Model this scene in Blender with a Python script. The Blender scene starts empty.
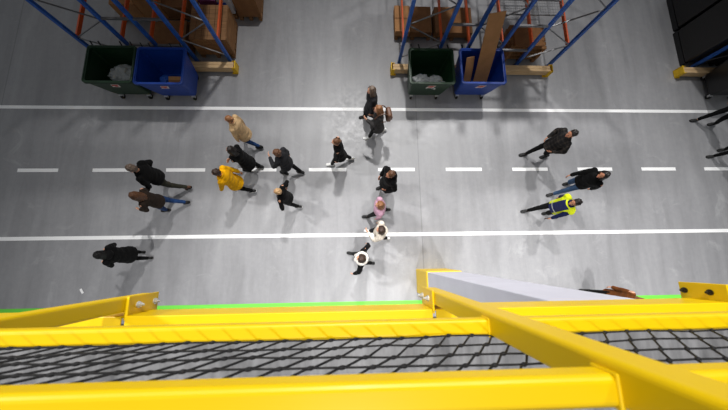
import bpy, bmesh, math, random
from mathutils import Vector, Matrix, noise, Quaternion
random.seed(7)
sc = bpy.context.scene
col = sc.collection
V = Vector
PI = math.pi
R = math.radians

# ------------------------------------------------------------------ camera
cam_d = bpy.data.cameras.new('camera')
cam = bpy.data.objects.new('camera', cam_d); col.objects.link(cam)
HC = 8.0264
F_PX, AX, AY, AZ = 286.8, 0.17215, -0.03975, -0.0143
cam_d.sensor_width = 36; cam_d.lens = F_PX/728*36
cam_d.clip_start = 0.02; cam_d.clip_end = 100
cam.matrix_world = Matrix.Translation((0, 0, HC)) @ Matrix.Rotation(AZ, 4, 'Z') @ Matrix.Rotation(AY, 4, 'Y') @ Matrix.Rotation(AX, 4, 'X')
cam_d.dof.use_dof = True; cam_d.dof.focus_distance = 7.5; cam_d.dof.aperture_fstop = 3.4
sc.camera = cam
vs = sc.view_settings
vs.view_transform = 'Standard'; vs.look = 'None'; vs.gamma = 1; vs.exposure = 0.0; vs.use_curve_mapping = False

# ------------------------------------------------------------------ materials
def srgb(r, g, b):
    f = lambda c: (c/255/12.92) if c/255 <= .04045 else ((c/255+.055)/1.055)**2.4
    return (f(r), f(g), f(b), 1)

class NT:
    """small helper round a node tree"""
    def __init__(s, name):
        s.m = bpy.data.materials.new(name); s.m.use_nodes = True
        s.t = s.m.node_tree; s.n = s.t.nodes; s.l = s.t.links
        s.b = s.n['Principled BSDF']
        s.tc = s.n.new('ShaderNodeTexCoord')
    def new(s, t, **kw):
        n = s.n.new(t)
        for k, v in kw.items():
            if k in n.inputs.keys(): n.inputs[k].default_value = v
            else: setattr(n, k, v)
        return n
    def link(s, a, b): s.l.new(a, b)
    def mapping(s, scale=(1, 1, 1), coord='Object', rot=(0, 0, 0)):
        mp = s.new('ShaderNodeMapping'); mp.inputs['Scale'].default_value = scale; mp.inputs['Rotation'].default_value = rot
        s.link(s.tc.outputs[coord], mp.inputs['Vector']); return mp.outputs[0]
    def noise(s, vec, scale, detail=4, rough=.55, dist=0.):
        n = s.new('ShaderNodeTexNoise'); n.inputs['Scale'].default_value = scale; n.inputs['Detail'].default_value = detail
        n.inputs['Roughness'].default_value = rough; n.inputs['Distortion'].default_value = dist
        s.link(vec, n.inputs['Vector']); return n.outputs['Fac']
    def ramp(s, fac, stops):
        r = s.new('ShaderNodeValToRGB'); e = r.color_ramp.elements
        while len(e) < len(stops): e.new(.5)
        for i, (p, c) in enumerate(stops): e[i].position = p; e[i].color = c if len(c) == 4 else (*c, 1)
        s.link(fac, r.inputs[0]); return r.outputs[0]
    def mix(s, fac, a, b, mode='MIX'):
        n = s.new('ShaderNodeMix', data_type='RGBA', blend_type=mode)
        for sock, v in ((n.inputs[0], fac), (n.inputs[6], a), (n.inputs[7], b)):
            if hasattr(v, 'is_linked') or isinstance(v, bpy.types.NodeSocket): s.link(v, sock)
            else: sock.default_value = v
        return n.outputs[2]
    def math(s, op, a, b=0.):
        n = s.new('ShaderNodeMath', operation=op)
        for sock, v in ((n.inputs[0], a), (n.inputs[1], b)):
            if isinstance(v, bpy.types.NodeSocket): s.link(v, sock)
            else: sock.default_value = v
        return n.outputs[0]
    def bump(s, h, strength=.3, dist=.01):
        n = s.new('ShaderNodeBump', Strength=strength, Distance=dist); s.link(h, n.inputs['Height']); s.link(n.outputs[0], s.b.inputs['Normal'])
    def set(s, rough=.5, metal=0., spec=.5):
        s.b.inputs['Roughness'].default_value = rough; s.b.inputs['Metallic'].default_value = metal
        s.b.inputs['Specular IOR Level'].default_value = spec; return s

def m_var(name, c, rough=.5, metal=0., var=.18, scale=8, bump=0., spec=.5, coat=0., stretch=(1, 1, 1)):
    """base colour with a gentle mottled variation"""
    t = NT(name).set(rough, metal, spec)
    v = t.mapping(stretch); f = t.noise(v, scale)
    d = tuple(x*(1-var) for x in c[:3])+(1,); l = tuple(min(1, x*(1+var)) for x in c[:3])+(1,)
    t.link(t.ramp(f, [(.3, d), (.7, l)]), t.b.inputs['Base Color'])
    if bump: t.bump(t.noise(v, scale*4, 3), bump, .01)
    if coat: t.b.inputs['Coat Weight'].default_value = coat; t.b.inputs['Coat Roughness'].default_value = .15
    return t.m

def m_fabric(name, c, rough=.85, var=.2, weave=260, bump=.35):
    t = NT(name).set(rough, 0, .12)
    v = t.mapping(); f = t.noise(v, 9, 5)
    d = tuple(x*(1-var) for x in c[:3])+(1,); l = tuple(min(1, x*(1+var)) for x in c[:3])+(1,)
    t.link(t.ramp(f, [(.3, d), (.7, l)]), t.b.inputs['Base Color'])
    a = t.noise(v, weave, 2); b = t.noise(v, 22, 3)
    t.bump(t.math('ADD', t.math('MULTIPLY', a, .25), b), bump, .012)
    t.b.inputs['Sheen Weight'].default_value = .03
    return t.m

def m_hair(name, c):
    t = NT(name).set(.45, 0, .4)
    v = t.mapping((70, 70, 6)); f = t.noise(v, 1.5, 4)
    d = tuple(x*.5 for x in c[:3])+(1,); l = tuple(min(1, x*1.5) for x in c[:3])+(1,)
    t.link(t.ramp(f, [(.3, d), (.7, l)]), t.b.inputs['Base Color']); t.bump(f, .6, .01)
    return t.m

def m_floor():
    t = NT('polished_concrete')
    t.set(.42, 0, .45)
    v = t.mapping()
    big = t.noise(v, .32, 5, .6)
    st = t.noise(t.mapping((2.6, .35, 1)), 1.0, 6, .6, .4)
    fine = t.noise(v, 7, 6, .65)
    sp = t.noise(v, 60, 3, .6)
    a = t.ramp(big, [(.3, srgb(138, 138, 140)), (.72, srgb(160, 160, 162))])
    b = t.ramp(st, [(.28, srgb(130, 130, 133)), (.5, srgb(151, 151, 154)), (.76, srgb(171, 171, 174))])
    m = t.mix(.55, a, b)
    m = t.mix(.5, m, t.ramp(fine, [(.3, (.8, .8, .81)), (.7, (1, 1, 1))]), 'MULTIPLY')
    m = t.mix(.35, m, t.ramp(sp, [(.4, (.8, .8, .8)), (.6, (1, 1, 1))]), 'MULTIPLY')
    # pale scuff blotches
    bl = t.ramp(t.noise(v, 1.15, 6, .7, .8), [(.6, (0, 0, 0)), (.72, (1, 1, 1))])
    m = t.mix(t.math('MULTIPLY', bl, .22), m, srgb(205, 205, 207))
    # saw-cut joints
    sep = t.new('ShaderNodeSeparateXYZ'); t.link(t.tc.outputs['Object'], sep.inputs[0])
    fx = t.math('ABSOLUTE', t.math('SUBTRACT', t.math('FRACT', t.math('DIVIDE', t.math('ADD', sep.outputs[0], 10.05), 12.0)), .0))
    j = t.math('LESS_THAN', fx, .0025)
    m = t.mix(t.math('MULTIPLY', j, .35), m, srgb(90, 90, 92))
    t.link(m, t.b.inputs['Base Color'])
    t.link(t.ramp(fine, [(.3, (.34,)*3), (.7, (.5,)*3)]), t.b.inputs['Roughness'])
    t.bump(sp, .06, .004)
    return t.m

def m_wood(name, c1, c2, rough=.75, stretch=(2, 30, 30)):
    t = NT(name).set(rough, 0, .3)
    f = t.noise(t.mapping(stretch), 1.0, 6, .6, .5)
    t.link(t.ramp(f, [(.28, c1), (.72, c2)]), t.b.inputs['Base Color']); t.bump(f, .25, .004)
    return t.m

def m_paintline(name, c):
    t = NT(name).set(.6, 0, .4)
    v = t.mapping(); w = t.noise(v, 14, 6, .7)
    d = tuple(x*.88 for x in c[:3])+(1,)
    t.link(t.ramp(w, [(.28, d), (.42, c)]), t.b.inputs['Base Color'])
    return t.m

def m_upright():
    """blue powder coat with the punched slots of a rack upright"""
    t = NT('blue_rack_paint').set(.42, 0, .5)
    sep = t.new('ShaderNodeSeparateXYZ'); t.link(t.tc.outputs['Object'], sep.inputs[0])
    fz = t.math('ABSOLUTE', t.math('SUBTRACT', t.math('FRACT', t.math('DIVIDE', sep.outputs[2], .05)), .5))
    f = t.noise(t.mapping(), 6)
    base = t.ramp(f, [(.3, srgb(28, 78, 156)), (.7, srgb(44, 104, 196))])
    t.link(base, t.b.inputs['Base Color']); t.bump(t.math('LESS_THAN', fz, .2), .25, .004)
    return t.m

def m_plaid():
    t = NT('dark_plaid_wool').set(.85, 0, .25)
    v = t.mapping((1, 1, 1)); sep = t.new('ShaderNodeSeparateXYZ'); t.link(v, sep.inputs[0])
    def bands(o, p, w): return t.math('LESS_THAN', t.math('FRACT', t.math('DIVIDE', t.math('ADD', o, 5.), p)), w)
    s = t.math('ADD', bands(sep.outputs[0], .11, .35), t.math('ADD', bands(sep.outputs[2], .12, .35), bands(sep.outputs[1], .11, .3)))
    t.link(t.ramp(t.math('DIVIDE', s, 3.), [(0., srgb(22, 21, 22)), (.4, srgb(38, 35, 34)), (1., srgb(66, 59, 54))]), t.b.inputs['Base Color'])
    t.bump(t.noise(v, 30, 3), .3, .01)
    return t.m

def m_vest():
    t = NT('high_visibility_cloth').set(.7, 0, .3)
    sep = t.new('ShaderNodeSeparateXYZ'); t.link(t.tc.outputs['Object'], sep.inputs[0])
    ax = t.math('ABSOLUTE', sep.outputs[0])
    z = sep.outputs[2]
    stripe = t.math('MULTIPLY', t.math('GREATER_THAN', z, .90), t.math('LESS_THAN', z, .93))
    panel = t.math('MULTIPLY', t.math('LESS_THAN', ax, .125), t.math('LESS_THAN', z, 1.40))
    c = t.mix(panel, srgb(214, 226, 20), srgb(24, 32, 84))
    c = t.mix(stripe, c, srgb(190, 192, 186))
    t.link(c, t.b.inputs['Base Color'])
    return t.m

def m_clear():
    t = NT('clear_plastic_film').set(.18, 0, .6)
    t.b.inputs['Base Color'].default_value = (.72, .75, .76, 1); t.b.inputs['Alpha'].default_value = .4
    t.bump(t.noise(t.mapping(), 24, 4), .8, .02)
    return t.m

def m_net():
    t = NT('black_net_cord').set(.7, 0, .3)
    t.link(t.ramp(t.noise(t.mapping(), 240, 2), [(.3, srgb(10, 10, 11)), (.7, srgb(34, 33, 34))]), t.b.inputs['Base Color'])
    return t.m

M = {
 'floor': m_floor(), 'white_line': m_paintline('white_line_paint', srgb(250, 250, 250)), 'green_line': m_paintline('green_line_paint', srgb(112, 214, 70)),
 'deck': m_var('deck_concrete', srgb(112, 112, 114), .5, 0, .3, 9, .1, stretch=(2.5, .6, 1)),
 'yellow': m_var('yellow_powder_coat', srgb(230, 191, 0), .42, 0, .03, 3, .02, .35, .04),
 'column': m_var('pale_column_paint', srgb(206, 205, 216), .55, 0, .05, 2, .05),
 'steel': m_var('zinc_steel', srgb(206, 208, 210), .35, .5, .12, 20),
 'brace': m_var('galvanised_brace', srgb(128, 128, 130), .42, .6, .15, 14),
 'darkmetal': m_var('dark_bolt_steel', srgb(70, 66, 58), .35, .8, .2, 30),
 'black': m_var('black_rubber', srgb(18, 18, 19), .7, 0, .2, 20),
 'upright': m_upright(),
 'beam': m_var('orange_beam_paint', srgb(206, 84, 30), .45, 0, .1, 6),
 'timber': m_wood('pale_timber', srgb(186, 152, 108), srgb(222, 192, 150), .75, (3, 40, 40)),
 'ochre': m_var('ochre_yellow_paint', srgb(232, 186, 22), .5, 0, .12, 8),
 'pallet': m_wood('pallet_wood', srgb(104, 74, 48), srgb(156, 116, 78)),
 'crate': m_wood('crate_board', srgb(122, 84, 52), srgb(166, 122, 80), .8, (30, 3, 30)),
 'card': m_var('brown_cardboard', srgb(172, 126, 84), .85, 0, .1, 5, .05, .2),
 'card_dark': m_var('aged_cardboard', srgb(132, 94, 62), .85, 0, .14, 6, .05, .2),
 'green_bin': m_var('dark_green_plastic', srgb(18, 50, 26), .48, 0, .12, 6, .03),
 'blue_bin': m_var('blue_plastic', srgb(10, 58, 146), .45, 0, .1, 6, .03),
 'black_bin': m_var('black_plastic', srgb(20, 20, 22), .35, 0, .12, 6, .03),
 'label_white': m_var('label_white', srgb(214, 206, 200), .6, 0, .03, 8), 'label_red': m_var('label_red', srgb(186, 52, 48), .6, 0, .05, 8),
 'film': m_clear(), 'blackfilm': m_var('black_stretch_film', srgb(22, 20, 20), .33, 0, .2, 12, .5),
 'whitefilm': m_var('white_stretch_film', srgb(206, 206, 214), .35, 0, .1, 14, .4),
 'purple': m_var('purple_print', srgb(110, 44, 92), .5, 0, .1, 8), 'bluepack': m_var('blue_packaging', srgb(30, 84, 176), .5, 0, .12, 12),
 'net': m_net(), 'paper': m_var('white_paper', srgb(240, 240, 240), .7, 0, .03, 9),
 'skin': m_var('skin', srgb(214, 158, 128), .55, 0, .06, 12, .03), 'skin_deep': m_var('skin_tan', srgb(188, 128, 98), .55, 0, .06, 12, .03),
 'eye': m_var('eye', srgb(40, 30, 26), .2, 0, .1, 20), 'lips': m_var('lips', srgb(176, 96, 88), .5, 0, .05, 20),
 'plaid': m_plaid(), 'vest': m_vest(),
}
def fab(name, rgb, **k):
    if name not in M: M[name] = m_fabric(name, srgb(*rgb), **k)
    return M[name]
def hairm(name, rgb):
    if name not in M: M[name] = m_hair(name, srgb(*rgb))
    return M[name]

# ------------------------------------------------------------------ mesh helpers
def link_mesh(name, me, mats, parent=None, loc=None, smooth=False):
    o = bpy.data.objects.new(name, me); col.objects.link(o)
    for m in (mats if isinstance(mats, (list, tuple)) else [mats]): me.materials.append(m)
    if smooth:
        for p in me.polygons: p.use_smooth = True
    if parent: o.parent = parent
    if loc is not None: o.location = loc
    return o

def obj(name, bm, mats, parent=None, loc=None, smooth=False):
    bmesh.ops.recalc_face_normals(bm, faces=bm.faces)
    me = bpy.data.meshes.new(name); bm.to_mesh(me); bm.free()
    return link_mesh(name, me, mats, parent, loc, smooth)

def tag(o, label=None, cat=None, group=None, kind=None):
    if label: o['label'] = label
    if cat: o['category'] = cat
    if group: o['group'] = group
    if kind: o['kind'] = kind
    return o

def empty(name, loc, rz=0.):
    o = bpy.data.objects.new(name, None); col.objects.link(o); o.location = loc; o.rotation_euler = (0, 0, rz); o.empty_display_size = .1
    return o

def B(): return bmesh.new()

def add_box(bm, x0, x1, y0, y1, z0, z1, bev=0., seg=2, mi=0, mat=None):
    t = bmesh.new()
    bmesh.ops.create_cube(t, size=1)
    for v in t.verts: v.co = V(((x0+x1)/2+v.co.x*(x1-x0), (y0+y1)/2+v.co.y*(y1-y0), (z0+z1)/2+v.co.z*(z1-z0)))
    if bev: bmesh.ops.bevel(t, geom=t.edges[:], offset=bev, segments=seg, affect='EDGES', profile=.5)
    if mat is not None: bmesh.ops.transform(t, matrix=mat, verts=t.verts)
    merge(bm, t, mi)

def merge(bm, t, mi=0):
    mp = {v: bm.verts.new(v.co) for v in t.verts}
    for f in t.faces:
        try: g = bm.faces.new([mp[v] for v in f.verts]); g.material_index = mi; g.smooth = f.smooth
        except ValueError: pass
    t.free()

def frame(d):
    d = d.normalized(); u = d.cross(V((0, 0, 1)))
    if u.length < 1e-3: u = V((1, 0, 0))
    u.normalize(); return d, u, u.cross(d).normalized()

def add_bar(bm, a, b, w, h, mi=0, bev=0.):
    """rectangular bar from a to b"""
    a, b = V(a), V(b); d, u, n = frame(b-a)
    m = Matrix((( u.x, d.x, n.x, a.x), (u.y, d.y, n.y, a.y), (u.z, d.z, n.z, a.z), (0, 0, 0, 1)))
    add_box(bm, -w/2, w/2, 0, (b-a).length, -h/2, h/2, bev, 2, mi, m)

def ring(c, u, v, ru, rv, n): return [c+u*(ru*math.cos(2*PI*i/n))+v*(rv*math.sin(2*PI*i/n)) for i in range(n)]

def loft(bm, rings, cap=True, mi=0):
    rs = [[bm.verts.new(p) for p in r] for r in rings]; n = len(rs[0])
    for a, b in zip(rs, rs[1:]):
        for i in range(n): bm.faces.new((a[i], a[(i+1) % n], b[(i+1) % n], b[i])).material_index = mi
    if cap: bm.faces.new(rs[0][::-1]).material_index = mi; bm.faces.new(rs[-1]).material_index = mi

def add_cyl(bm, a, b, r, n=12, r2=None, mi=0):
    a, b = V(a), V(b); d, u, v = frame(b-a)
    loft(bm, [ring(a, u, v, r, r, n), ring(b, u, v, r2 or r, r2 or r, n)], True, mi)

def add_tube(bm, pts, r, n=6, mi=0):
    pts = [V(p) for p in pts]; rings = []
    for i, p in enumerate(pts):
        d = pts[min(i+1, len(pts)-1)]-pts[max(i-1, 0)]; _, u, v = frame(d); rings.append(ring(p, u, v, r, r, n))
    loft(bm, rings, True, mi)

def add_capsule(bm, a, b, ra, rb, n=12, k=4):
    a, b = V(a), V(b)
    if (b-a).length < 1e-5: b = a+V((0, 0, 1e-4))
    d, u, v = frame(b-a); rings = []
    for i in range(k): t = PI/2*(1-(i+.25)/k); rings.append(ring(a-d*ra*math.sin(t), u, v, ra*math.cos(t), ra*math.cos(t), n))
    rings.append(ring(a, u, v, ra, ra, n)); rings.append(ring(b, u, v, rb, rb, n))
    for i in range(k-1, -1, -1): t = PI/2*(1-(i+.25)/k); rings.append(ring(b+d*rb*math.sin(t), u, v, rb*math.cos(t), rb*math.cos(t), n))
    loft(bm, rings)

def add_ell(bm, c, r, mat=None, seg=16):
    t = bmesh.new(); bmesh.ops.create_uvsphere(t, u_segments=seg, v_segments=seg*3//4, radius=1)
    m = Matrix.Translation(V(c)) @ (mat.to_4x4() if mat is not None else Matrix.Identity(4)) @ Matrix.Diagonal((*r, 1))
    bmesh.ops.transform(t, matrix=m, verts=t.verts); merge(bm, t)

def fuse(bm, voxel, smooth=2, fold=0., fscale=7., seed=0., decim=0.):
    """weld overlapping volumes into one continuous skin"""
    bmesh.ops.recalc_face_normals(bm, faces=bm.faces)
    me = bpy.data.meshes.new('tmp'); bm.to_mesh(me); bm.free()
    o = bpy.data.objects.new('tmp', me); col.objects.link(o)
    r = o.modifiers.new('r', 'REMESH'); r.mode = 'VOXEL'; r.voxel_size = voxel
    if smooth: s = o.modifiers.new('s', 'SMOOTH'); s.factor = .5; s.iterations = smooth
    dg = bpy.context.evaluated_depsgraph_get()
    out = bpy.data.meshes.new_from_object(o.evaluated_get(dg))
    bpy.data.objects.remove(o); bpy.data.meshes.remove(me)
    if fold:
        off = V((seed*3.1, seed*1.7, seed*2.3))
        ns = [v.normal.copy() for v in out.vertices]
        for v, nn in zip(out.vertices, ns):
            p = v.co*fscale+off
            h = noise.noise(V((p.x, p.y, p.z*1.8)))+.5*noise.noise(p*2.3)
            v.co += nn*(h*fold)
    for p in out.polygons: p.use_smooth = True
    out.update()
    return out

# ------------------------------------------------------------------ the hall floor and its markings
bm = B(); add_box(bm, -26, 26, -14, 26, -.3, 0)
tag(obj('floor', bm, M['floor']), kind='structure')
def line(name, x0, x1, y, w, m, label, z=.003):
    bm = B(); add_box(bm, x0, x1, y-w/2, y+w/2, 0, z)
    return tag(obj(name, bm, M[m]), label, 'floor marking')
line('lane_line', -22, 22, 4.324, .098, 'white_line', 'long solid white floor line along the fronts of the wheeled bins')
line('lane_line', -22, 22, .549, .098, 'white_line', 'long solid white floor line on the platform side of the lane')
line('walkway_line', -22, 22, -1.285, .10, 'green_line', 'thin green floor line running under the yellow railing')
for k in range(-3, 14):
    x = -9.2385+2*k
    o = line('lane_dash', x, x+1.079, 2.436, .10, 'white_line', 'short white dash of the dashed line down the middle of the lane')
    o['group'] = 'white dashes along the lane centre'
# scrap of paper
bm = B(); add_box(bm, -.07, .07, -.028, .028, 0, .004, .001)
for v in bm.verts: v.co.z += max(0, v.co.x)*.12
o = obj('paper_scrap', bm, M['paper'], loc=(-7.04, -.83, .004)); o.rotation_euler = (0, 0, R(-52))
tag(o, 'small white scrap of paper on the floor near the yellow railing', 'paper')

# ------------------------------------------------------------------ column under the platform
DZ = HC-1.62   # deck height
t = empty('support_column', (2.17, -.72, 0)); tag(t, 'thick pale grey column with a yellow foot under the platform edge', 'column', kind='thing')
bm = B(); add_box(bm, -.40, .40, -.29, .29, 1.12, DZ-.25, .012); obj('shaft', bm, M['column'], t)
bm = B(); add_box(bm, -.425, .425, -.315, .315, 0, 1.14, .02); obj('foot_guard', bm, M['yellow'], t)

# ------------------------------------------------------------------ platform deck
bm = B(); add_box(bm, -9, 9, -1.25, -.37, DZ-.16, DZ)
tag(obj('floor_platform', bm, M['deck']), kind='structure')

# ------------------------------------------------------------------ yellow guard rail: posts, rails, toe boards, safety net
YO, YI = -.219, -.270; PO = -.198; TILT = R(-1.0)   # the rail leans out by a degree
ZT, ZM, ZK = HC-.49, HC-.94, HC-1.55
posts = [(-2.84, -2.762), (-1.228, -1.15), (.43, .508), (2.077, 2.155), (3.68, 3.758)]
def bolt(bm, x, y, z, s):
    add_cyl(bm, (x, y, z), (x+s*.006, y, z), .017, 16); add_cyl(bm, (x+s*.006, y, z), (x+s*.018, y, z), .012, 6); add_cyl(bm, (x+s*.018, y, z), (x+s*.03, y, z), .006, 10)
rail = empty('guard_rail', (.52, -.24, DZ)); rail.rotation_euler = (TILT, 0, 0); tag(rail, 'yellow steel guard rail along the platform edge in the foreground', 'railing')
O = rail.location.copy()
def rpart(name, bm, m, parent=rail, smooth=False):
    bmesh.ops.translate(bm, vec=-O, verts=bm.verts)
    return obj(name, bm, m, parent, smooth=smooth)
for i, (a, b) in enumerate(posts):
    bm = B(); add_box(bm, a, b, YI, PO, HC-1.79, HC-.22, .012, 4); p = rpart('post', bm, M['yellow'])
    s = 1 if i < 2 else -1           # the lug sits on the side of the post that faces the open floor below
    x = b if s > 0 else a
    bm = B(); add_box(bm, min(x, x+s*.010), max(x, x+s*.010), -.310, PO+.004, HC-1.80, HC-1.56, .003)
    if s > 0: add_box(bm, min(x, x+s*.018), max(x, x+s*.018), -.310, PO+.004, HC-1.572, HC-1.56, .003)
    l = rpart('lug_plate', bm, M['yellow'], p)
    for zz in (HC-1.77, HC-1.64):
        bm = B(); bolt(bm, x+s*.010, -.243, zz, s); bo = rpart('bolt', bm, M['darkmetal' if i == 3 else 'steel'], p)
        if i == 3: bo['label'] = 'dark weathered bolt'
ends = [-4.8]+[v for p in posts for v in p]+[5.6]
for k in range(0, len(ends), 2):
    a, b = ends[k], ends[k+1]
    for nm, z in (('top_rail', ZT), ('mid_rail', ZM)):
        bm = B(); add_box(bm, a-.004, b+.004, YI, YO, z-.05, z, .012, 4)
        for x, sg in ((a, 1), (b, -1)):      # weld bead round the joint
            add_box(bm, x-.005, x+.005, YI-.003, YO+.003, z-.053, z+.003, .003, 2)
        rpart(nm, bm, M['yellow'])
    bm = B(); i = k//2; ta = a+(.014 if i in (1, 2) else -.074 if i > 2 else 0); tb = b+(.074 if i < 2 else -.014 if i < 5 else 0)
    add_box(bm, ta, tb, -.340, -.287, ZK-.012, ZK, .004, 2); add_box(bm, ta, tb, -.299, -.287, ZK-.2, ZK-.01, .003); rpart('toe_board', bm, M['yellow'])
# net: cords along the rail and cords that slant from rail to rail, knotted where they cross
bm = B(); cell = .072; rr = .0026
zs = [ZM+.004+cell*k for k in range(16) if ZM+.004+cell*k < ZT-.02]
def npt(x, j):
    z = zs[j]; f = (z-ZM)/(ZT-ZM)
    y = -.266-.012*math.sin(PI*f)*(.6+.4*math.sin(x*2.1))
    return V((x+.006*noise.noise(V((x*9, j*3.1, 0))), y+.006*noise.noise(V((x*5, j, 4))), z+.007*noise.noise(V((x*6, j*2.3, 9)))))
x0, x1 = -4.6, 4.6
n = int((x1-x0)/cell)
K = [[npt(x0+i*cell-.82*cell*j, j) for i in range(n+14)] for j in range(len(zs))]
for j in range(len(zs)): add_tube(bm, K[j], rr, 5)
for i in range(n+14):
    pts = []
    for j in range(len(zs)):
        p = K[j][i]; pts += [p+V((.010, 0, -.007)), p, p+V((-.010, 0, .007))] 
    add_tube(bm, pts, rr*1.15, 5)
for j in range(len(zs)):
    for i in range(n+14):
        add_ell(bm, K[j][i], (.0105, .0055, .006), Matrix.Rotation(R(25), 3, 'Y'), 8)
bmesh.ops.translate(bm, vec=(0, .24, -DZ), verts=bm.verts)
o = obj('safety_net', bm, M['net'], loc=(0, -.24, DZ), smooth=True); o.rotation_euler = (TILT, 0, 0)
tag(o, 'black knotted safety net strung between the yellow rails', 'net')

# ------------------------------------------------------------------ pallet racks
def rack(name, xs, pairs, gaps, y0, depth, label, level=.98, height=4.6, phase=0.):
    t = empty(name, (xs[0], y0, 0)); tag(t, label, 'pallet rack')
    L = lambda x, y, z: V((x-xs[0], y, z))
    w, d = .085, .075
    for y in (0., depth):
        for x in xs:
            bm = B(); X = x-xs[0]
            add_box(bm, X-w/2, X+w/2, y-.004, y+.010, .012, height, .003)          # front web
            add_box(bm, X-w/2, X-w/2+.012, y, y+d, .012, height, .003); add_box(bm, X+w/2-.012, X+w/2, y, y+d, .012, height, .003)
            u = obj('upright', bm, M['upright'], t)
            bm = B(); add_box(bm, X-.07, X+.07, y-.03, y+d+.03, 0, .012, .002); obj('base_plate', bm, M['brace'], u)
        if y: break
        for a, b in pairs:
            z = .32; k = 0; step = .62
            while z+step < height:
                p, q = (xs[a], xs[b]) if (k+phase) % 2 == 0 else (xs[b], xs[a])
                bm = B(); add_bar(bm, L(p, y+.045, z), L(q, y+.045, z+step), .03, .022); obj('brace', bm, M['brace'], t)
                z += step; k += 1
        for a, b in gaps:
            for z in (.72, 1.62, 2.6, 3.6):
                bm = B(); add_bar(bm, L(xs[a], y+.03, z), L(xs[b], y+.03, z), .055, .05, bev=.004); obj('row_spacer', bm, M['brace'], t)
    for x in xs:
        X = x-xs[0]
        for z in (level, level+1.75):
            bm = B(); add_box(bm, X-.022, X+.022, d, depth, z-.11, z, .006)
            bb = obj('beam', bm, M['beam'], t)
            bm = B(); add_box(bm, X-.035, X+.035, d-.055, d+.02, z-.17, z+.03, .004); obj('beam_connector', bm, M['beam'], bb)
    return t
XR = [1.48, 2.57, 3.37, 4.33, 5.20, 6.26]
XL = [-7.31, -6.16, -5.40, -4.62, -3.63]
Y0 = 5.80
rack('pallet_rack', XR, [(0, 1), (2, 3), (4, 5)], [(1, 2), (3, 4)], Y0, 2.9, 'blue and orange pallet rack behind the bins holding the cardboard sheets', .95)
rack('pallet_rack', XL, [(0, 1), (3, 4)], [(2, 3), (1, 2)], Y0-.02, 2.9, 'blue and orange pallet rack behind the green bin and empty blue bin', .99, phase=1)
rack('pallet_rack', [10.98, 12.0, 12.8], [(0, 1)], [(1, 2)], Y0-.02, 2.9, 'dark pallet rack at the edge of the photo behind the black bin', 2.75, height=5.2)

def end_guard(xa, xb, y, label, zt=.26):
    t = empty('end_guard', (xa, y, 0)); tag(t, label, 'rack guard')
    L = xb-xa
    for k, (ya, yb) in enumerate(((-.10, -.005), (.005, .10))):
        bm = B(); add_box(bm, .05, L-.05, ya, yb, .06, zt-.01*k, .006); obj('timber_beam', bm, M['timber'], t)
    for s, x in ((0, 0), (1, L)):
        bm = B(); add_box(bm, x-.012, x+.012, -.13, .13, 0, zt+.03, .004)
        if s: add_box(bm, x-.10, x+.012, -.118, -.104, .03, zt+.015, .003); add_box(bm, x-.10, x+.012, .104, .118, .03, zt+.015, .003); add_box(bm, x-.16, x+.012, -.13, .13, 0, .012, .003)
        else: add_box(bm, x-.012, x+.10, -.118, -.104, .03, zt+.015, .003); add_box(bm, x-.012, x+.10, .104, .118, .03, zt+.015, .003); add_box(bm, x-.012, x+.16, -.13, .13, 0, .012, .003)
        obj('end_bracket', bm, M['ochre'], t)
end_guard(1.22, 6.20, 5.585, 'long pale timber guard with yellow ends at the foot of the rack with cardboard sheets')
end_guard(-7.6, -3.42, 5.57, 'pale timber guard with a yellow end beside the empty blue bin')
end_guard(10.44, 13.2, 5.60, 'timber guard with a yellow end in front of the dark rack')

# ------------------------------------------------------------------ goods on the rack floor
def pallet(x0, x1, y0, y1, z=0., label='', group=None, m='pallet', h=.144, cat='pallet'):
    t = empty('wooden_pallet', ((x0+x1)/2, (y0+y1)/2, z)); tag(t, label, cat, group)
    X, Yh = (x1-x0)/2, (y1-y0)/2
    n = 6
    for k in range(n):
        c = -Yh+2*Yh*(k+.5)/n; bm = B(); add_box(bm, -X, X, c-Yh/n*.78, c+Yh/n*.78, h-.022, h, .002); obj('deck_board', bm, M[m], t)
    for c in (-X+.07, 0, X-.07):
        bm = B(); add_box(bm, c-.05, c+.05, -Yh, Yh, h-.044, h-.022, .002)
        for q in (-Yh+.07, 0, Yh-.07): add_box(bm, c-.05, c+.05, q-.07, q+.07, .022, h-.044, .002)
        add_box(bm, c-.05, c+.05, -Yh, Yh, 0, .022, .002); obj('bearer', bm, M[m], t)
    return t

def carton(x0, x1, y0, y1, z0, z1, label, m='card', group=None, flat=True):
    t = empty('cardboard_box', ((x0+x1)/2, (y0+y1)/2, z0)); tag(t, label, 'box', group)
    X, Yh, h = (x1-x0)/2, (y1-y0)/2, z1-z0
    bm = B(); add_box(bm, -X, X, -Yh, Yh, 0, h-.008, .008); obj('carton_body', bm, M[m], t)
    bm = B(); add_box(bm, -X, X, -Yh, -.003, h-.008, h, .002); obj('flap', bm, M[m], t)
    bm = B(); add_box(bm, -X, X, .003, Yh, h-.008, h, .002); obj('flap', bm, M[m], t)
    bm = B(); add_box(bm, -X-.001, X+.001, -.03, .03, h-.0075, h+.002); obj('tape', bm, M['card_dark'], t)
    return t

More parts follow.
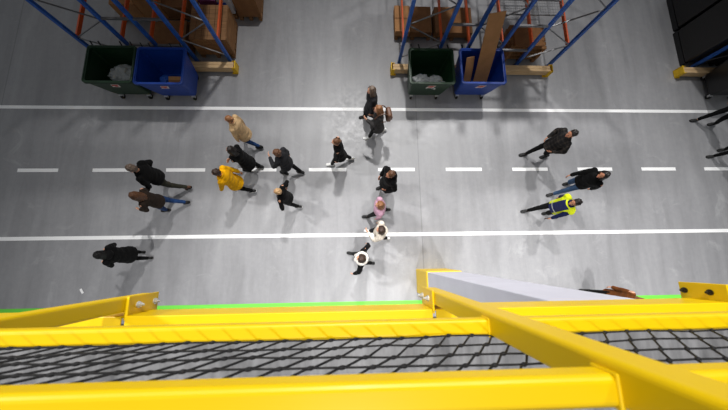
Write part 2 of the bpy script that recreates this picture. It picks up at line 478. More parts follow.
def collar_crate(x0, x1, y0, y1, z, h, label, tiers=3, lid=True):
    t = empty('wooden_crate', ((x0+x1)/2, (y0+y1)/2, z)); tag(t, label, 'crate')
    X, Yh = (x1-x0)/2, (y1-y0)/2
    for k in range(tiers):
        a, b = h*k/tiers+.004, h*(k+1)/tiers-.004
        for (p, q, r, s) in ((-X, X, -Yh, -Yh+.025), (-X, X, Yh-.025, Yh), (-X, -X+.025, -Yh+.025, Yh-.025), (X-.025, X, -Yh+.025, Yh-.025)):
            bm = B(); add_box(bm, p, q, r, s, a, b, .003); obj('side_board', bm, M['crate'], t)
    for sx in (-1, 1):
        for sy in (-1, 1):
            bm = B(); add_box(bm, sx*X-.012 if sx < 0 else sx*X-.004, sx*X+.004 if sx < 0 else sx*X+.012, sy*(Yh-.05)-.04, sy*(Yh-.05)+.04, 0, h, .002); obj('corner_batten', bm, M['pallet'], t)
    if lid:
        for k in range(6):
            c = -X+2*X*(k+.5)/6; bm = B(); add_box(bm, c-X/6*.94, c+X/6*.94, -Yh-.01, Yh+.01, h, h+.02, .003); obj('lid_board', bm, M['pallet'], t)
    return t

# rack beside the empty blue bin
pallet(-4.53, -3.50, 5.98, 7.10, 0, 'wooden pallet under the brown crate at the corner of the rack with the blue bin')
collar_crate(-4.52, -3.51, 5.99, 7.09, .144, .60, 'brown wooden crate at the rack corner right behind the timber guard end')
pallet(-4.50, -3.50, 7.35, 8.45, 0, 'wooden pallet under the purple and white wrapped goods')
carton(-4.46, -3.95, 7.38, 7.85, .144, .62, 'purple printed carton beside white wrapped goods in the rack', 'purple')
t = empty('wrapped_goods', (-3.74, 7.62, .144)); tag(t, 'white film wrapped goods with blue print in the rack', 'goods')
bm = B(); add_box(bm, -.2, .2, -.24, .24, 0, .6, .03, 3); obj('wrapped_block', bm, M['whitefilm'], t)
bm = B(); add_box(bm, -.202, .06, -.243, -.1, .2, .42, .01); obj('printed_band', bm, M['bluepack'], t)
carton(-4.46, -3.52, 7.9, 8.42, .144, .8, 'tall brown carton behind the purple carton in the rack', 'card_dark')
pallet(-3.47, -2.75, 7.30, 8.4, 0, 'wooden pallet standing just outside the rack corner')
carton(-3.45, -2.77, 7.32, 8.3, .144, .75, 'dark brown carton on the pallet just outside the rack corner', 'card_dark')
pallet(-5.78, -4.72, 5.98, 7.1, 0, 'wooden pallet under brown cartons behind the empty blue bin')
carton(-5.76, -5.26, 6.0, 6.75, .144, .50, 'brown carton directly behind the empty blue bin', 'card_dark')
carton(-5.24, -4.74, 6.0, 6.75, .144, .56, 'brown carton next to the crate behind the empty blue bin', 'card_dark')
pallet(-7.0, -4.75, 7.15, 8.4, 0, 'long pallet at the back of the rack under tan cartons')
for i, (a, b, z, mm, lb) in enumerate([(-6.95, -6.25, .62, 'card', 'tan carton at the outer end of the long pallet'), (-6.23, -5.55, .78, 'card', 'taller tan carton in the middle of the long pallet'), (-5.53, -4.8, .55, 'card_dark', 'darker brown carton at the inner end of the long pallet')]):
    carton(a, b, 7.2, 8.3, .144, z, lb, mm)
# rack with the cardboard sheets
pallet(1.36, 2.52, 6.70, 7.65, 0, 'low pallet under the two flat cartons at the outer corner of the rack')
carton(1.36, 1.82, 6.72, 7.63, .144, .34, 'flat brown carton overhanging the outer rack corner behind the filled green bin', 'card')
carton(1.84, 2.50, 6.72, 7.63, .144, .32, 'wide flat brown carton on the low pallet behind the filled green bin', 'card_dark')
pallet(2.60, 3.80, 6.70, 7.65, 0, 'low pallet behind the green bin next to the flat cartons')
carton(2.62, 3.78, 6.72, 7.63, .144, .32, 'broad dark brown carton behind the gap between green and blue bins', 'card_dark')
for k in range(4):
    pallet(4.78+.02*(k % 2), 5.84+.02*(k % 2), 5.98, 6.80, .15*k, ['bottom pallet', 'second pallet', 'third pallet', 'topmost pallet'][k]+(' of the short stack behind the timber guard' if k in (0, 3) else ' from the floor in the short stack behind the timber guard'), m='crate')
carton(4.86, 5.7, 6.02, 6.7, .60, .68, 'flat brown carton lying on top of the short pallet stack', 'card_dark')
# wire shelf decks
for i, (a, b) in enumerate(((5.24, 6.22), (4.37, 5.16))):
    t = empty('wire_deck', ((a+b)/2, 6.7, .952)); tag(t, ['grey wire mesh shelf deck in the outer bay of the rack', 'grey wire mesh shelf deck above the short pallet stack'][i], 'wire shelf')
    X = (b-a)/2; bm = B()
    for k in range(14): x = -X+2*X*k/13; add_cyl(bm, (x, .1, .008), (x, 1.6, .008), .0025, 5)
    for k in range(16): y = .1+k*.1; add_cyl(bm, (-X, y, .003), (X, y, .003), .003, 5)
    obj('wire_mesh', bm, M['brace'], t)
    for y in (.12, .62, 1.1, 1.58):
        bm = B(); add_box(bm, -X, X, y-.015, y+.015, -.03, 0, .002); obj('support_channel', bm, M['brace'], t)
# dark rack: goods in black film
for i, (a, b, ya, yb, h) in enumerate(((10.70, 11.85, 5.92, 7.1, 2.55), (10.74, 11.85, 7.2, 8.4, 2.6), (11.95, 12.95, 5.92, 7.1, 2.55))):
    t = empty('wrapped_pallet', ((a+b)/2, (ya+yb)/2, 0)); tag(t, ['black film wrapped pallet load nearest the black bin', 'black film wrapped pallet load second from the aisle line', 'black film wrapped pallet load farthest into the dark rack'][i], 'pallet load')
    X, Yh = (b-a)/2, (yb-ya)/2
    bm = B(); add_box(bm, -X, X, -Yh, Yh, .145, h, .05, 4); obj('wrapped_load', bm, M['blackfilm'], t)
    bm = B()
    for c in (-X+.07, 0, X-.07): add_box(bm, c-.06, c+.06, -Yh, Yh, 0, .145, .004)
    obj('pallet_base', bm, M['black_bin'], t)

# unseen loads added on the high rack levels to shade the floor goods below
for (a, b, lb) in ((-7.2, -6.25, 'unseen shading pallet high in the left rack at its outer side'), (-6.0, -4.75, 'unseen shading pallet high in the left rack in its middle'), (-4.55, -3.6, 'unseen shading pallet high in the left rack above the brown crate'), (1.55, 2.5, 'unseen shading pallet high in the middle rack above the flat cartons'), (3.0, 4.25, 'unseen shading pallet high in the middle rack in its middle'), (5.25, 6.2, 'unseen shading pallet high in the middle rack above the pallet stack'), (11.05, 12.65, 'unseen shading pallet high in the dark rack')):
    t = empty('shading_pallet', ((a+b)/2, 7.2, 2.76)); tag(t, lb, 'pallet load'); X = (b-a)/2
    bm = B(); add_box(bm, -X, X, -1.2, 1.2, .14, 1.5, .02); obj('load', bm, M['card_dark'], t)
    bm = B(); 
    for c in (-X+.07, 0, X-.07): add_box(bm, c-.05, c+.05, -1.2, 1.2, 0, .14, .003)
    obj('pallet_base', bm, M['pallet'], t)

# ------------------------------------------------------------------ wheeled bins
def bin_(x, y, m, label, w=1.2, d=1.02, wb=.98, db=.70, h=1.08, sticker=True, name='wheeled_bin'):
    """x, y: middle of the rim; the tub narrows towards its base"""
    t = empty(name, (x, y, 0)); tag(t, label, 'wheeled bin')
    zb = .16
    def rr(z, wx, dy, r, n=5, cx=0, cy=0):
        pts = []
        for sx, sy, a0 in ((1, 1, 0), (-1, 1, 90), (-1, -1, 180), (1, -1, 270)):
            for k in range(n): a = R(a0+90*k/(n-1)); pts.append(V((cx+sx*(wx/2-r)+r*math.cos(a), cy+sy*(dy/2-r)+r*math.sin(a), z)))
        return pts
    th = .022; cy = .03
    f = lambda k: (wb+(w-wb)*k, db+(d-db)*k)
    bm = B(); rs = []
    rs.append(rr(zb, wb-.06, db-.06, .06, cy=cy)); rs.append(rr(zb+.03, wb, db, .07, cy=cy))
    for k in (.25, .6, .93): a, b = f(k); rs.append(rr(zb+(h-zb)*k, a, b, .06, cy=cy*(1-k)))
    rs.append(rr(h-.06, w, d, .06)); rs.append(rr(h, w, d, .06)); rs.append(rr(h, w-2*th-.03, d-2*th-.03, .05))
    for k in (.9, .6, .25): a, b = f(k); rs.append(rr(zb+(h-zb)*k, a-2*th, b-2*th, .05, cy=cy*(1-k)))
    rs.append(rr(zb+.06, wb-.07, db-.07, .05, cy=cy))
    loft(bm, rs)
    tub = obj('tub', bm, M[m], t)
    bm = B(); outer = rr(h-.035, w+.05, d+.05, .08)
    loft(bm, [rr(h-.05, w+.005, d+.005, .062), rr(h-.05, w+.05, d+.05, .08), rr(h+.012, w+.045, d+.045, .08), rr(h+.016, w-.01, d-.01, .055), rr(h-.01, w-.03, d-.03, .05)], False)
    obj('rim', bm, M[m], tub)
    for k in (-.42, -.25, .2, .42):
        bm = B(); add_bar(bm, (k*w, d/2+.02, h-.03), (k*w-.05, d/2+.13, h+.03), .03, .03, bev=.006); obj('hinge_lug', bm, M['black'], t)
    for sx in (-1, 1):
        for sy in (-1, 1):
            cx, c2 = sx*(wb/2-.10), cy+sy*(db/2-.02)
            bm = B(); add_box(bm, cx-.05, cx+.05, c2-.05, c2+.05, .15, .165, .004); add_box(bm, cx-.03, cx-.022, c2-.03, c2+.03, .07, .15, .002); add_box(bm, cx+.022, cx+.03, c2-.03, c2+.03, .07, .15, .002)
            ca = obj('caster', bm, M['steel'], t)
            bm = B(); add_cyl(bm, (cx-.02, c2-.01, .08), (cx+.02, c2-.01, .08), .08, 20); obj('wheel', bm, M['black'], ca, smooth=False)
    if sticker:
        # front wall slopes: place the sticker on it
        k = .80; yy = cy*(1-k)-f(k)[1]/2; zz = zb+(h-zb)*k
        k2 = .66; y2 = cy*(1-k2)-f(k2)[1]/2; z2 = zb+(h-zb)*k2
        n = V((0, -(zz-z2), (y2-yy)*-1)).normalized()
        up = (V((0, yy, zz))-V((0, y2, z2))).normalized(); nn = V((1, 0, 0)).cross(up)*1
        c = V((.02, (yy+y2)/2, (zz+z2)/2))
        def patch(wd, hg, off, shift=V((0, 0, 0))):
            bm = B(); sk = .03
            q = [c+V((sx*wd+sy*sk, 0, 0))+up*(sy*hg)+nn*off+shift for sx, sy in ((-1, -1), (1, -1), (1, 1), (-1, 1))]
            q2 = [p+nn*.003 for p in q]
            loft(bm, [q, q2]); return bm
        s = obj('sticker', patch(.10, .085, .002), M['label_white'], t)
        obj('sticker_print', patch(.075, .035, .0055, up*.03), M['label_red'], s)
        obj('sticker_print', patch(.04, .016, .0055, up*-.04), M['label_red'], s)
    return t
def crumple(name, x, y, z, r, m, label, seed, cat, thing=True):
    bm = B(); bmesh.ops.create_icosphere(bm, subdivisions=5, radius=1)
    for v in bm.verts:
        p = v.co*2.2+V((seed, 0, 0)); h = 1+.35*noise.noise(p)+.25*abs(noise.noise(p*2.5))-.2*abs(noise.noise(p*5))
        v.co = V((v.co.x*r[0]*h, v.co.y*r[1]*h, max(-.6, v.co.z)*r[2]*h))
    o = obj(name, bm, M[m], loc=(x, y, z), smooth=True); tag(o, label, cat); return o

bin_(-6.25, 4.96, 'green_bin', 'dark green wheeled bin beside the empty blue bin in front of the left rack')
bin_(-4.98, 4.93, 'blue_bin', 'blue wheeled bin holding only a few scraps next to the timber guard')
bin_(2.19, 5.02, 'green_bin', 'dark green wheeled bin with clear plastic along its front edge')
bin_(3.60, 5.04, 'blue_bin', 'blue wheeled bin with tall cardboard sheets standing in it')
bin_(11.72, 5.10, 'black_bin', 'black wheeled bin cut off by the edge of the photo', h=1.0, sticker=False)
crumple('plastic_film', -6.20, 4.94, .60, (.34, .27, .24), 'film', 'crumpled clear plastic film in the green bin beside the empty blue bin', 1.3, 'plastic film')
crumple('plastic_film', 1.98, 4.76, .78, (.24, .17, .16), 'film', 'ball of clear plastic film at the left front corner of a green bin', 4.1, 'plastic film')
crumple('plastic_film', 2.36, 4.74, .76, (.24, .16, .15), 'film', 'ball of clear plastic film at the right front of a green bin', 7.7, 'plastic film')
crumple('plastic_bag', -5.16, 4.84, .50, (.13, .16, .14), 'bluepack', 'crumpled blue bag inside the blue bin', 2.2, 'bag')
o = carton(-.17, .17, -.13, .13, 0, .2, 'small brown carton inside the blue bin beside a blue bag', 'card'); o.location = (-4.86, 4.80, .44); o.rotation_euler = (R(6), R(8), R(5))
def sheet(p0, p1, w, label, m, th=.012, side=V((1, 0, 0))):
    a, b = V(p0), V(p1); up = (b-a).normalized(); side = (side-up*side.dot(up)).normalized(); n = side.cross(up)
    bm = B(); rs = []
    for k in range(7):
        f = k/6; c = a+(b-a)*f+n*(.03*math.sin(PI*f)); wd = w
        rs.append([c-side*wd/2-n*th/2, c+side*wd/2-n*th/2, c+side*wd/2+n*th/2, c-side*wd/2+n*th/2])
    loft(bm, rs); o = obj('cardboard_sheet', bm, M[m]); tag(o, label, 'cardboard'); return o
sheet((3.80, 4.86, .26), (3.50, 5.64, 2.22), .42, 'long tan cardboard sheet leaning from the blue bin up against the rack', 'card', side=V((1, .1, 0)))
sheet((3.42, 4.90, .28), (3.28, 5.30, 1.10), .22, 'short narrow cardboard piece standing beside the long sheet', 'card', side=V((1, .1, 0)))

# ------------------------------------------------------------------ people
def ik(a, b, l1, l2, pole):
    d = b-a; L = min(d.length, (l1+l2)*.999); dn = d.normalized(); b = a+dn*L
    x = (l1*l1-l2*l2+L*L)/(2*L); h = math.sqrt(max(0, l1*l1-x*x))
    p = (pole-dn*pole.dot(dn)).normalized()
    return a+dn*x+p*h, b

ARMS = {   # hand target (side, forward, height) and elbow pole
 'swing': (((.26, .22, .90), (.2, -1, 0)), ((.25, -.20, .86), (.2, -1, 0))),
 'rest': (((.27, .06, .84), (.3, -1, 0)), ((.27, .02, .84), (.3, -1, 0))),
 'pockets': (((.215, .14, .98), (.7, -.8, 0)), ((.215, .14, .98), (.7, -.8, 0))),
 'folded': (((-.10, .23, 1.16), (.6, .0, -.9)), ((-.08, .26, 1.12), (.6, .0, -.9))),
 'phone': (((.06, .33, 1.22), (.7, -.1, -.9)), ((.27, .04, .84), (.3, -1, 0))),
 'hips': (((.30, .02, .98), (1, -.4, 0)), ((.30, .02, .98), (1, -.4, 0))),
 'wide': (((.42, .14, .96), (.6, -.8, 0)), ((.40, -.10, .95), (.6, -.8, 0))),
 'carry': (((.22, .30, 1.05), (.5, -.6, -.6)), ((.20, .30, 1.05), (.5, -.6, -.6))),
}
pcount = [0]
def person(x, y, face, label, h=1.72, stride=.32, lead=1, arms='swing', top='jacket', top_m=None, hem=None, leg_m=None, shoe_m=None, sole_m=None,
           hair='short', hair_m=None, skin='skin', bulk=1., collar=None, collar_m=None, vest=None, lean=.04, nod=0., turn=0., hood=False, pants_w=1.):
    """face: compass angle in degrees of the way the person walks (0 = +X, 90 = +Y)"""
    pcount[0] += 1; sd = pcount[0]
    h *= .965; stride *= .86
    s = h/1.75
    S = lambda v: V(v)*s
    fw = lean
    hipz = .93-.10*stride*stride*2.2
    pel = V((0, 0, hipz+.03))
    # ---- legs
    legs = []
    for sx in (-1, 1):
        front = (sx == lead)
        hip = V((sx*.09, 0, hipz))
        if front: ang, ank = 0., V((sx*.085, stride*.95, .085))
        else:
            ang = min(R(48), stride*1.5); ball = V((sx*.095, -stride*1.05+.10, .018))
            oy, oz = -.13, .067
            ank = ball+V((0, oy*math.cos(ang)+oz*math.sin(ang), -oy*math.sin(ang)+oz*math.cos(ang)))
        knee, ank = ik(hip, ank, .44, .425, V((sx*.08, 1, .1)))
        legs.append((sx, hip, knee, ank, ang))
    chest = V((0, fw*.6, 1.30)); neckb = V((0, fw, 1.47))
    hrot = Matrix.Rotation(R(turn), 3, 'Z') @ Matrix.Rotation(R(-nod), 3, 'X')
    head = neckb+hrot @ V((0, .03, .155))
    # ---- arms
    al = []
    tl, tr = ARMS[arms]
    if lead == -1 or arms not in ('swing', 'wide'): pass
    for sx, (tg, pole) in ((-1, tl), (1, tr)):
        if arms in ('swing', 'wide') and lead == -1: tg, pole = (tr, tl)[0 if sx == -1 else 1]
        sh = V((sx*.185*min(bulk, 1.08), fw*.85, 1.415)); T = V((sx*tg[0], tg[1]+fw*.5, tg[2]))
        el, wr = ik(sh, T, .285, .255, V((sx*pole[0], pole[1], pole[2])))
        al.append((sx, sh, el, wr))
    # ---- body, one continuous skin
    bm = B(); X, Yv = V((1, 0, 0)), V((0, 1, 0))
    def tor(rows, bm, k=1.):
        loft(bm, [ring(S((0, yy, zz)), X, Yv, rx*k*s, ry*k*s, 20) for zz, yy, rx, ry in rows])
    rows = [(hipz-.09, 0, .13, .10), (hipz, 0, .165, .115), (1.06, fw*.2, .14, .10), (1.20, fw*.45, .155, .112), (1.34, fw*.7, .17, .112), (1.42, fw*.9, .13, .085), (1.475, fw, .062, .06)]
    tor(rows, bm)
    add_capsule(bm, S(neckb-V((0, 0, .04))), S(head-hrot @ V((0, .02, .07))), .056*s, .052*s)
    add_ell(bm, S(head+hrot @ V((0, -.005, .025))), (.077*s, .097*s, .100*s), hrot, 20)
    add_ell(bm, S(head+hrot @ V((0, .022, -.055))), (.056*s, .068*s, .062*s), hrot, 16)
    add_ell(bm, S(head+hrot @ V((0, .072, -.098))), (.022*s, .018*s, .018*s), hrot, 10)       # chin
    add_capsule(bm, S(head+hrot @ V((0, .088, .012))), S(head+hrot @ V((0, .104, -.030))), .010*s, .015*s, 8, 3)   # nose
    for sx in (-1, 1):
        add_ell(bm, S(head+hrot @ V((sx*.077, -.006, -.012))), (.010*s, .020*s, .032*s), hrot, 10)   # ear
        add_ell(bm, S(head+hrot @ V((sx*.034, .076, .022))), (.026*s, .018*s, .010*s), hrot, 10)     # brow
    for sx, hip, knee, ank, ang in legs:
        add_capsule(bm, S(hip), S(knee), .082*s, .056*s); add_capsule(bm, S(knee), S(ank), .052*s, .038*s)
        fm = Matrix.Rotation(-ang, 3, 'X')
        add_capsule(bm, S(ank+fm @ V((0, -.03, -.04))), S(ank+fm @ V((0, .10, -.055))), .030*s, .019*s)
    hands = []
    for sx, sh, el, wr in al:
        add_capsule(bm, S(sh), S(el), .052*s, .040*s); add_capsule(bm, S(el), S(wr), .040*s, .027*s)
        d = (wr-el).normalized(); n = V((-sx, 0, 0)); n = (n-d*n.dot(d))
        n = n.normalized() if n.length > .2 else V((0, 0, -1)); tt = n.cross(d)*(-sx if True else 1)
        if tt.y < 0: tt = -tt
        q = Matrix((tt, n, d)).transposed()
        add_ell(bm, S(wr+d*.052), (.042*s, .017*s, .055*s), q, 12)
        for i, L in enumerate((.066, .074, .069, .054)):
            b0 = wr+d*.088+tt*((1.5-i)*.0205); d1 = (d*.93+n*.36).normalized(); d2 = (d*.55+n*.84).normalized()
            b1 = b0+d1*L*.55; b2 = b1+d2*L*.5
            add_capsule(bm, S(b0-d*.02), S(b1), .0092*s, .0085*s, 8, 2); add_capsule(bm, S(b1), S(b2), .0085*s, .0075*s, 8, 2)
        b0 = wr+d*.03+tt*.03; b1 = b0+(d*.62+tt*.7+n*.25).normalized()*.042; b2 = b1+(d*.85+tt*.2+n*.45).normalized()*.032
        add_capsule(bm, S(b0), S(b1), .012*s, .0105*s, 8, 2); add_capsule(bm, S(b1), S(b2), .0105*s, .0085*s, 8, 2)
        hands.append((wr, d, n, tt))
    me = fuse(bm, .0085, 1)
    root = link_mesh('person', me, M[skin]); root.location = (x, y, 0); root.rotation_euler = (0, 0, R(face-90)); tag(root, label, 'person')
    # ---- face details
    for sx in (-1, 1):
        bm = B(); add_ell(bm, S(head+hrot @ V((sx*.033, .0875, .008))), (.0125*s, .008*s, .008*s), hrot, 10); obj('eye', bm, M['eye'], root, smooth=True)
    bm = B(); add_ell(bm, S(head+hrot @ V((0, .087, -.062))), (.024*s, .009*s, .008*s), hrot, 10); obj('mouth', bm, M['lips'], root, smooth=True)
    # ---- trousers
    bm = B()
    add_ell(bm, S(pel+V((0, 0, -.02))), (.178*s, .128*s, .13*s))
    for sx, hip, knee, ank, ang in legs:
        add_capsule(bm, S(hip), S(knee), .096*s*pants_w, .070*s*pants_w); add_capsule(bm, S(knee), S(ank+(knee-ank).normalized()*.035), .068*s*pants_w, .052*s*pants_w)
    link_mesh('trousers', fuse(bm, .012, 3, .006, 9, sd), leg_m, root)
    # ---- shoes
    for sx, hip, knee, ank, ang in legs:
        fm = Matrix.Rotation(-ang, 3, 'X').to_4x4(); tr_ = Matrix.Translation(S(ank)) @ fm @ Matrix.Scale(s, 4)
        bm = B(); rs = []
        for yy, w, zt in ((-.085, .022, -.02), (-.075, .036, .012), (-.03, .042, .028), (.03, .042, .012), (.09, .047, -.022), (.14, .045, -.038), (.172, .034, -.05), (.185, .018, -.06)):
            r_ = []
            for k in range(12):
                a = 2*PI*k/12; zc = (zt-.068)/2; hz = (zt+.068)/2; r_.append(V((w*math.cos(a), yy, zc+hz*math.sin(a))))
            rs.append(r_)
        loft(bm, rs); bmesh.ops.transform(bm, matrix=tr_, verts=bm.verts)
        sh_ = obj('shoe', bm, shoe_m, root, smooth=True)
        bm = B(); out = [(-.088, .02), (-.07, .036), (-.02, .041), (.05, .042), (.11, .048), (.15, .045), (.178, .032), (.19, .012)]
        pts = [V((w, yy, 0)) for yy, w in out]+[V((-w, yy, 0)) for yy, w in reversed(out)]
        loft(bm, [[p+V((0, 0, -.085)) for p in pts], [p+V((0, 0, -.058)) for p in pts]]); bmesh.ops.transform(bm, matrix=tr_, verts=bm.verts)
        so = obj('sole', bm, sole_m or M['black'], sh_)
    # ---- top
    hem = hem or {'jacket': .80, 'coat': .60, 'long': .46}[top]
    k = 1.17*bulk
    bm = B()
    fl = 0. if hem > .75 else (.78-hem)
    rows = []
    if hem < hipz-.12: rows.append((hem, 0, .168+fl*.16, .125+fl*.20+stride*.10*(fl > 0)))
    if hem < .70: rows.append(((hem+hipz)/2, 0, .172+fl*.08, .125+fl*.10))
    if hem >= hipz-.12: rows.append((hem, 0, .162, .118))
    rows += [(hipz+.02, 0, .172, .124), (1.06, fw*.2, .158, .117), (1.20, fw*.45, .168, .124), (1.34, fw*.7, .182, .124), (1.425, fw*.9, .148, .097), (1.475, fw, .082, .076), (1.50, fw, .074, .070)]
    tor(rows, bm, 1.10*bulk)
    for sx, sh, el, wr in al:
        add_capsule(bm, S(sh+V((-sx*.02, 0, -.01))), S(el), .072*s*bulk, .058*s*bulk); cu = el+(wr-el)*.93
        add_capsule(bm, S(el), S(cu), .058*s*bulk, .044*s*bulk)
    if hood: add_ell(bm, S(neckb+V((0, -.095, .0))), (.125*s, .085*s, .075*s), Matrix.Rotation(R(25), 3, 'X'))
    link_mesh(top if top == 'jacket' else 'coat', fuse(bm, .013, 3, .011, 6, sd), top_m, root)
    bm = B()       # collar: a standing band round the neck
    add_ring(bm, S(neckb+V((0, 0, .015))), .082*s, .078*s, .02*s, .035*s)
    if not (collar): link_mesh('collar', fuse(bm, .010, 2, .003, 12, sd), top_m, root)
    else:
        bm.free(); bm = B(); rad = .052 if collar == 'fur' else .032
        add_ring(bm, S(neckb+V((0, .0, .01))), (.125 if collar == 'fur' else .095)*s, (.115 if collar == 'fur' else .10)*s, rad*s, rad*1.1*s)
        if collar == 'fur':
            add_capsule(bm, S(neckb+V((-.07, .09, -.01))), S(neckb+V((-.05, .15, -.30))), .045*s, .04*s); add_capsule(bm, S(neckb+V((.07, .09, -.01))), S(neckb+V((.05, .15, -.30))), .045*s, .04*s)
        link_mesh({'fur': 'fur_collar', 'scarf': 'scarf'}[collar], fuse(bm, .010, 2, .013 if collar == 'fur' else .008, 34 if collar == 'fur' else 14, sd), collar_m, root)
    if vest:
        bm = B()
        vr = [(.80, 0, .178, .134), (hipz+.02, 0, .182, .136), (1.06, fw*.2, .174, .13), (1.20, fw*.45, .183, .138), (1.34, fw*.7, .196, .138), (1.425, fw*.9, .165, .112), (1.465, fw, .10, .088)]
        tor(vr, bm, 1.12*bulk)
        for sx, sh, el, wr in al: add_capsule(bm, S(sh+V((-sx*.04, 0, 0))), S(sh+(el-sh)*.10), .08*s*bulk, .075*s*bulk)
        link_mesh('vest', fuse(bm, .012, 3, .006, 7, sd), vest, root)
    # ---- hair
    H = lambda v: S(head+hrot @ V(v))
    rng = random.Random(sd*13)
    if hair != 'bald':
        bm = B()
        add_ell(bm, H((0, -.020, .040)), (.086*s, .100*s, .102*s), hrot, 20)
        if hair == 'short':
            for i in range(40):
                a = rng.uniform(0, 2*PI); e = rng.uniform(.1, 1.3)
                p = V((math.cos(a)*math.cos(e)*.08, -.02+math.sin(a)*math.cos(e)*.094, .045+math.sin(e)*.096))
                if p.y > .05 and p.z < .08: continue
                add_capsule(bm, H(p), H(p+V((p.x*.15, -.012, .004))), .016*s, .010*s, 6, 2)
            add_ell(bm, H((0, -.055, -.02)), (.072*s, .052*s, .06*s), hrot, 12)
        elif hair in ('long', 'bob'):
            end = .34 if hair == 'long' else .17
            for i in range(46):
                a = rng.uniform(-.30*PI, 1.30*PI)
                ca, sa = math.cos(a), -math.sin(a)
                if sa > .55: continue
                p0 = V((ca*.045, sa*.05-.01, .128)); p1 = V((ca*.088, sa*.10-.012, .04)); p2 = V((ca*.098, sa*.105-.02, -.07))
                L = end*rng.uniform(.8, 1.1); p3 = V((ca*(.105+.02*rng.random()), min(sa*.12, .03)-.04, -L))
                for q0, q1, r0, r1 in ((p0, p1, .017, .018), (p1, p2, .018, .019), (p2, p3, .019, .011)): add_capsule(bm, H(q0), H(q1), r0*s, r1*s, 6, 2)
        elif hair == 'bun':
            add_ell(bm, H((0, -.115, .06)), (.042*s, .04*s, .042*s), hrot, 12); add_ell(bm, H((0, -.055, -.02)), (.072*s, .052*s, .06*s), hrot, 12)
        link_mesh('hair', fuse(bm, .0095, 1, .004, 30, sd), hair_m, root)
    if hood == 'up':
        pass
    return root, hands, s, legs

def add_ring(bm, c, rx, ry, rt, rz, n=24, k=8):
    rs = []
    for i in range(n):
        a = 2*PI*i/n; rad = V((math.cos(a), math.sin(a), 0)); p = c+V((rad.x*rx, rad.y*ry, 0))
        rs.append([p+rad*(rt*math.cos(2*PI*j/k))+V((0, 0, rz*math.sin(2*PI*j/k))) for j in range(k)])
    vsr = [[bm.verts.new(p) for p in r] for r in rs]
    for i in range(n):
        for j in range(k): bm.faces.new((vsr[i][j], vsr[i][(j+1) % k], vsr[(i+1) % n][(j+1) % k], vsr[(i+1) % n][j]))

blk = fab('black_cloth', (13, 13, 14)); blk2 = fab('soft_black_cloth', (18, 18, 19)); char = fab('charcoal_cloth', (40, 40, 43)); gry = fab('grey_wool', (56, 54, 54))
olive = fab('olive_cloth', (58, 57, 48)); jean = fab('blue_denim', (38, 66, 112)); jean2 = fab('faded_denim', (62, 86, 118)); brn = fab('brown_cloth', (46, 37, 31))
beige = fab('beige_cloth', (198, 166, 124)); yel = fab('mustard_cloth', (236, 172, 8)); pink = fab('pink_cloth', (190, 150, 170)); cream = fab('cream_cloth', (214, 204, 190))
navy = fab('navy_cloth', (20, 28, 66)); fur = fab('white_fur', (236, 230, 222), weave=120, bump=.8)
sh_b = M['black']; sh_w = m_var('white_leather', srgb(232, 232, 230), .5, 0, .04, 8); sh_br = m_var('brown_leather', srgb(96, 62, 42), .5, 0, .12, 10)
hb = hairm('dark_brown_hair', (54, 36, 26)); hbr = hairm('brown_hair', (92, 60, 38)); hgi = hairm('light_brown_hair', (138, 92, 56)); hbk = hairm('near_black_hair', (28, 22, 20)); hbl = hairm('fair_hair', (190, 152, 108)); hgy = hairm('grey_brown_hair', (104, 88, 76))

P = person
P(-4.86, 1.98, 184, 'person in black jacket and olive trousers with short greyish brown hair', 1.82, .36, 1, 'pockets', 'jacket', blk, None, olive, sh_br, None, 'short', hgy, bulk=1.12)
P(-4.82, 1.38, 184, 'person with long brown hair, brown jacket and jeans behind the black jacket and olive trousers', 1.70, .34, -1, 'carry', 'jacket', brn, .78, jean, sh_b, None, 'long', hbr, bulk=1.02)
P(-2.86, 3.22, 172, 'person in beige coat and blue jeans with light brown hair', 1.68, .28, 1, 'rest', 'coat', beige, .66, jean, sh_b, None, 'bun', hgi, bulk=1.10)
P(-2.78, 2.46, 170, 'person in long black coat between the beige coat and the mustard coat', 1.66, .20, -1, 'folded', 'long', blk, .52, blk2, sh_b, None, 'bob', hbk, bulk=1.05)
P(-3.04, 1.90, 178, 'person in bright mustard yellow coat with dark short hair', 1.72, .34, 1, 'swing', 'coat', yel, .62, blk, sh_b, sh_w, 'short', hb, bulk=1.10)
P(-1.68, 2.34, 160, 'person in charcoal jacket and dark trousers with short brown hair, hand held forward', 1.76, .24, -1, 'phone', 'jacket', char, .76, blk2, sh_b, None, 'short', hbr, bulk=1.10)
P(-1.66, 1.46, 172, 'fair haired person in black beside the lane centre, standing below the charcoal jacket', 1.62, .24, 1, 'hips', 'jacket', blk, .74, blk, sh_b, sh_w, 'short', hbl, bulk=1.0)
P(-.31, 2.66, 180, 'person in black coat and white shoes on the centre line with brown hair', 1.70, .34, -1, 'rest', 'coat', blk, .60, blk2, sh_w, sh_w, 'bun', hbr, bulk=1.0)
P(.56, 4.02, 190, 'person in charcoal coat with long greyish hair stepping over the far solid line', 1.70,   .20, 1, 'rest', 'coat', char, .58, blk2, sh_b, None, 'long', hgy, bulk=1.14)
r10, h10, s10, _ = P(.72, 3.52, 188, 'person in long grey coat with light brown hair and a brown backpack', 1.68, .28, -1, 'phone', 'coat', gry, .56, blk2, sh_w, sh_w, 'bob', hgi, bulk=1.05)
P(.96, 1.86, 200, 'person in loose black hooded coat standing alone at the middle dash', 1.74, .10, 1, 'pockets', 'coat', blk, .54, blk2, sh_b, None, 'short', hbr, skin='skin_deep', bulk=1.18, hood=True)
P(.70, 1.14, 182, 'person in pale pink jacket with black trousers', 1.64, .36, -1, 'rest', 'jacket', pink, .76, blk, sh_b, None, 'bob', hgi, bulk=1.16, collar='scarf', collar_m=pink)
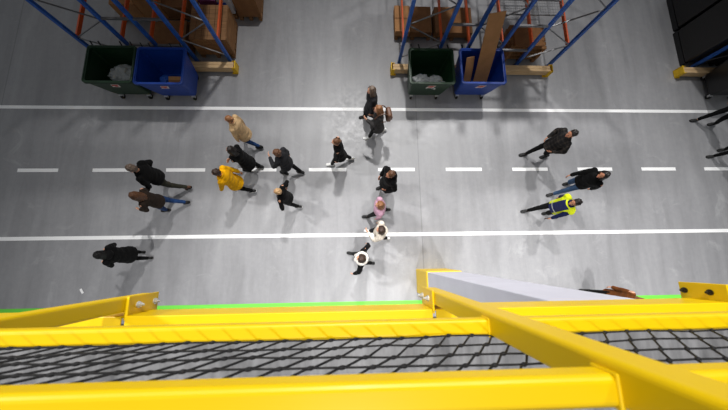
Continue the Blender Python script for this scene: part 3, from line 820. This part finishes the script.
P(.71, .55, 175, 'person in cream jacket and white shoes on the solid line near the platform', 1.66, .30, 1, 'phone', 'jacket', cream, .74, blk, sh_w, sh_w, 'bob', hb, bulk=1.08, hood=True)
P(.25, -.09, 170, 'person in black with a white fur collar and brown hair', 1.68, .34, 1, 'wide', 'jacket', blk, .80, blk, sh_b, None, 'long', hb, collar='fur', collar_m=fur, bulk=1.05)
P(-5.52, .08, 180, 'person dressed all in black walking alone near the scrap of paper', 1.58, .14, 1, 'carry', 'coat', blk, .62, blk, sh_b, None, 'bob', hairm('black_hair', (14, 12, 12)), bulk=1.15, hood=True, lean=.02)
P(5.46, 2.86, 190, 'person in dark plaid jacket and black trousers with black hair', 1.78, .34, 1, 'pockets', 'jacket', M['plaid'], .74, blk, sh_b, None, 'short', hbk, skin='skin_deep', bulk=1.14)
P(6.10, 1.82, 195, 'person in black jacket and blue jeans with arms swinging', 1.78, .34, -1, 'swing', 'jacket', blk, .80, jean2, sh_b, None, 'bob', hbk, skin='skin_deep', bulk=1.12)
r18, h18, s18, _ = P(5.32, 1.15, 190, 'person in high visibility vest over navy clothing, black trousers', 1.76, .34, 1, 'swing', 'jacket', navy, .80, blk, sh_b, sh_b, 'short', hbk, skin='skin_deep', bulk=1.05, vest=M['vest'])
P(11.05, 3.95, 185, 'person in black trousers with legs showing beside the black bin', 1.78, .30, 1, 'rest', 'jacket', blk, .80, blk, sh_b, None, 'short', hb, vest=M['vest'])
P(11.25, 2.92, 185, 'person in black trousers with legs showing at the lane dashes near the edge', 1.74, .24, -1, 'rest', 'jacket', blk2, .80, blk, sh_b, None, 'short', hb)
P(6.55, -1.15, 180, 'person in caramel brown coat almost hidden by the pale column and yellow railing', 1.72, .12, 1, 'rest', 'coat', fab('caramel_cloth', (112, 64, 30)), .62, blk, sh_b, None, 'bob', hgi)

# brown backpack on the grey coat
bk = empty('backpack', r10.location); bk.rotation_euler = r10.rotation_euler; tag(bk, 'brown leather backpack on the back of the long grey coat', 'bag')
bm = B(); add_box(bm, -.14, .14, -.30, -.17, 1.0, 1.34, .05, 4); obj('bag_body', bm, sh_br, bk, smooth=True)
bm = B(); add_box(bm, -.10, .10, -.335, -.295, 1.03, 1.18, .018, 3); obj('front_pocket', bm, sh_br, bk)
for sx in (-1, 1):
    bm = B(); add_tube(bm, [(sx*.09, -.19, 1.32), (sx*.11, -.10, 1.45), (sx*.13, .05, 1.46), (sx*.14, .155, 1.32), (sx*.16, .12, 1.12), (sx*.13, -.16, 1.04)], .014, 6); obj('strap', bm, sh_br, bk)
# slim black device in the hand of the vest wearer
wr, d, n, tt = h18[0]
hd = empty('handheld_device', r18.location); hd.rotation_euler = r18.rotation_euler; tag(hd, 'slim black handheld device in the hand of the vest wearer', 'device')
c = (wr+d*.085+n*.022)*s18
bm = B(); q = Matrix((tt, n, d)).transposed().to_4x4(); q.translation = c
add_box(bm, -.12, .14, -.008, .008, -.03, .03, .006, 2, 0, q); obj('device_body', bm, M['black_bin'], hd)
bm = B(); add_box(bm, .03, .125, .008, .0095, -.022, .022, 0, 2, 0, q); obj('screen', bm, M['blackfilm'], hd)

# ------------------------------------------------------------------ light
w = bpy.data.worlds.new('hall'); sc.world = w; w.use_nodes = True
w.node_tree.nodes['Background'].inputs[0].default_value = (.92, .96, 1, 1); w.node_tree.nodes['Background'].inputs[1].default_value = .19
def lamp(x, y, z, e, tx, ty, size=1.4, spread=110, c=(1, .985, .965)):
    l = bpy.data.lights.new('high_bay_or_fill', 'AREA'); l.shape = 'DISK'; l.size = size; l.energy = e; l.color = c; l.spread = R(spread)
    o = bpy.data.objects.new('high_bay_or_fill', l); col.objects.link(o); o.location = (x, y, z)
    o.rotation_euler = (V((tx, ty, 0))-V((x, y, z))).to_track_quat('-Z', 'Y').to_euler()
    return o
for x, e in ((-8, 45), (.2, 450), (7.5, 330), (13, 40)): lamp(x, 12.5, 18, e, x*.6+1.4, -1.2, size=.9, spread=66)
for x, e in ((-5.2, 60), (0, 80), (5, 85), (9.5, 55)): lamp(x, -7, 18, e, x*.92+.3, -1.0, size=.9, spread=36)
l = lamp(-9, 4, 13, 95, 2.5, -1.2, size=.9, spread=44)  # added fill light, brightens the left face of the column
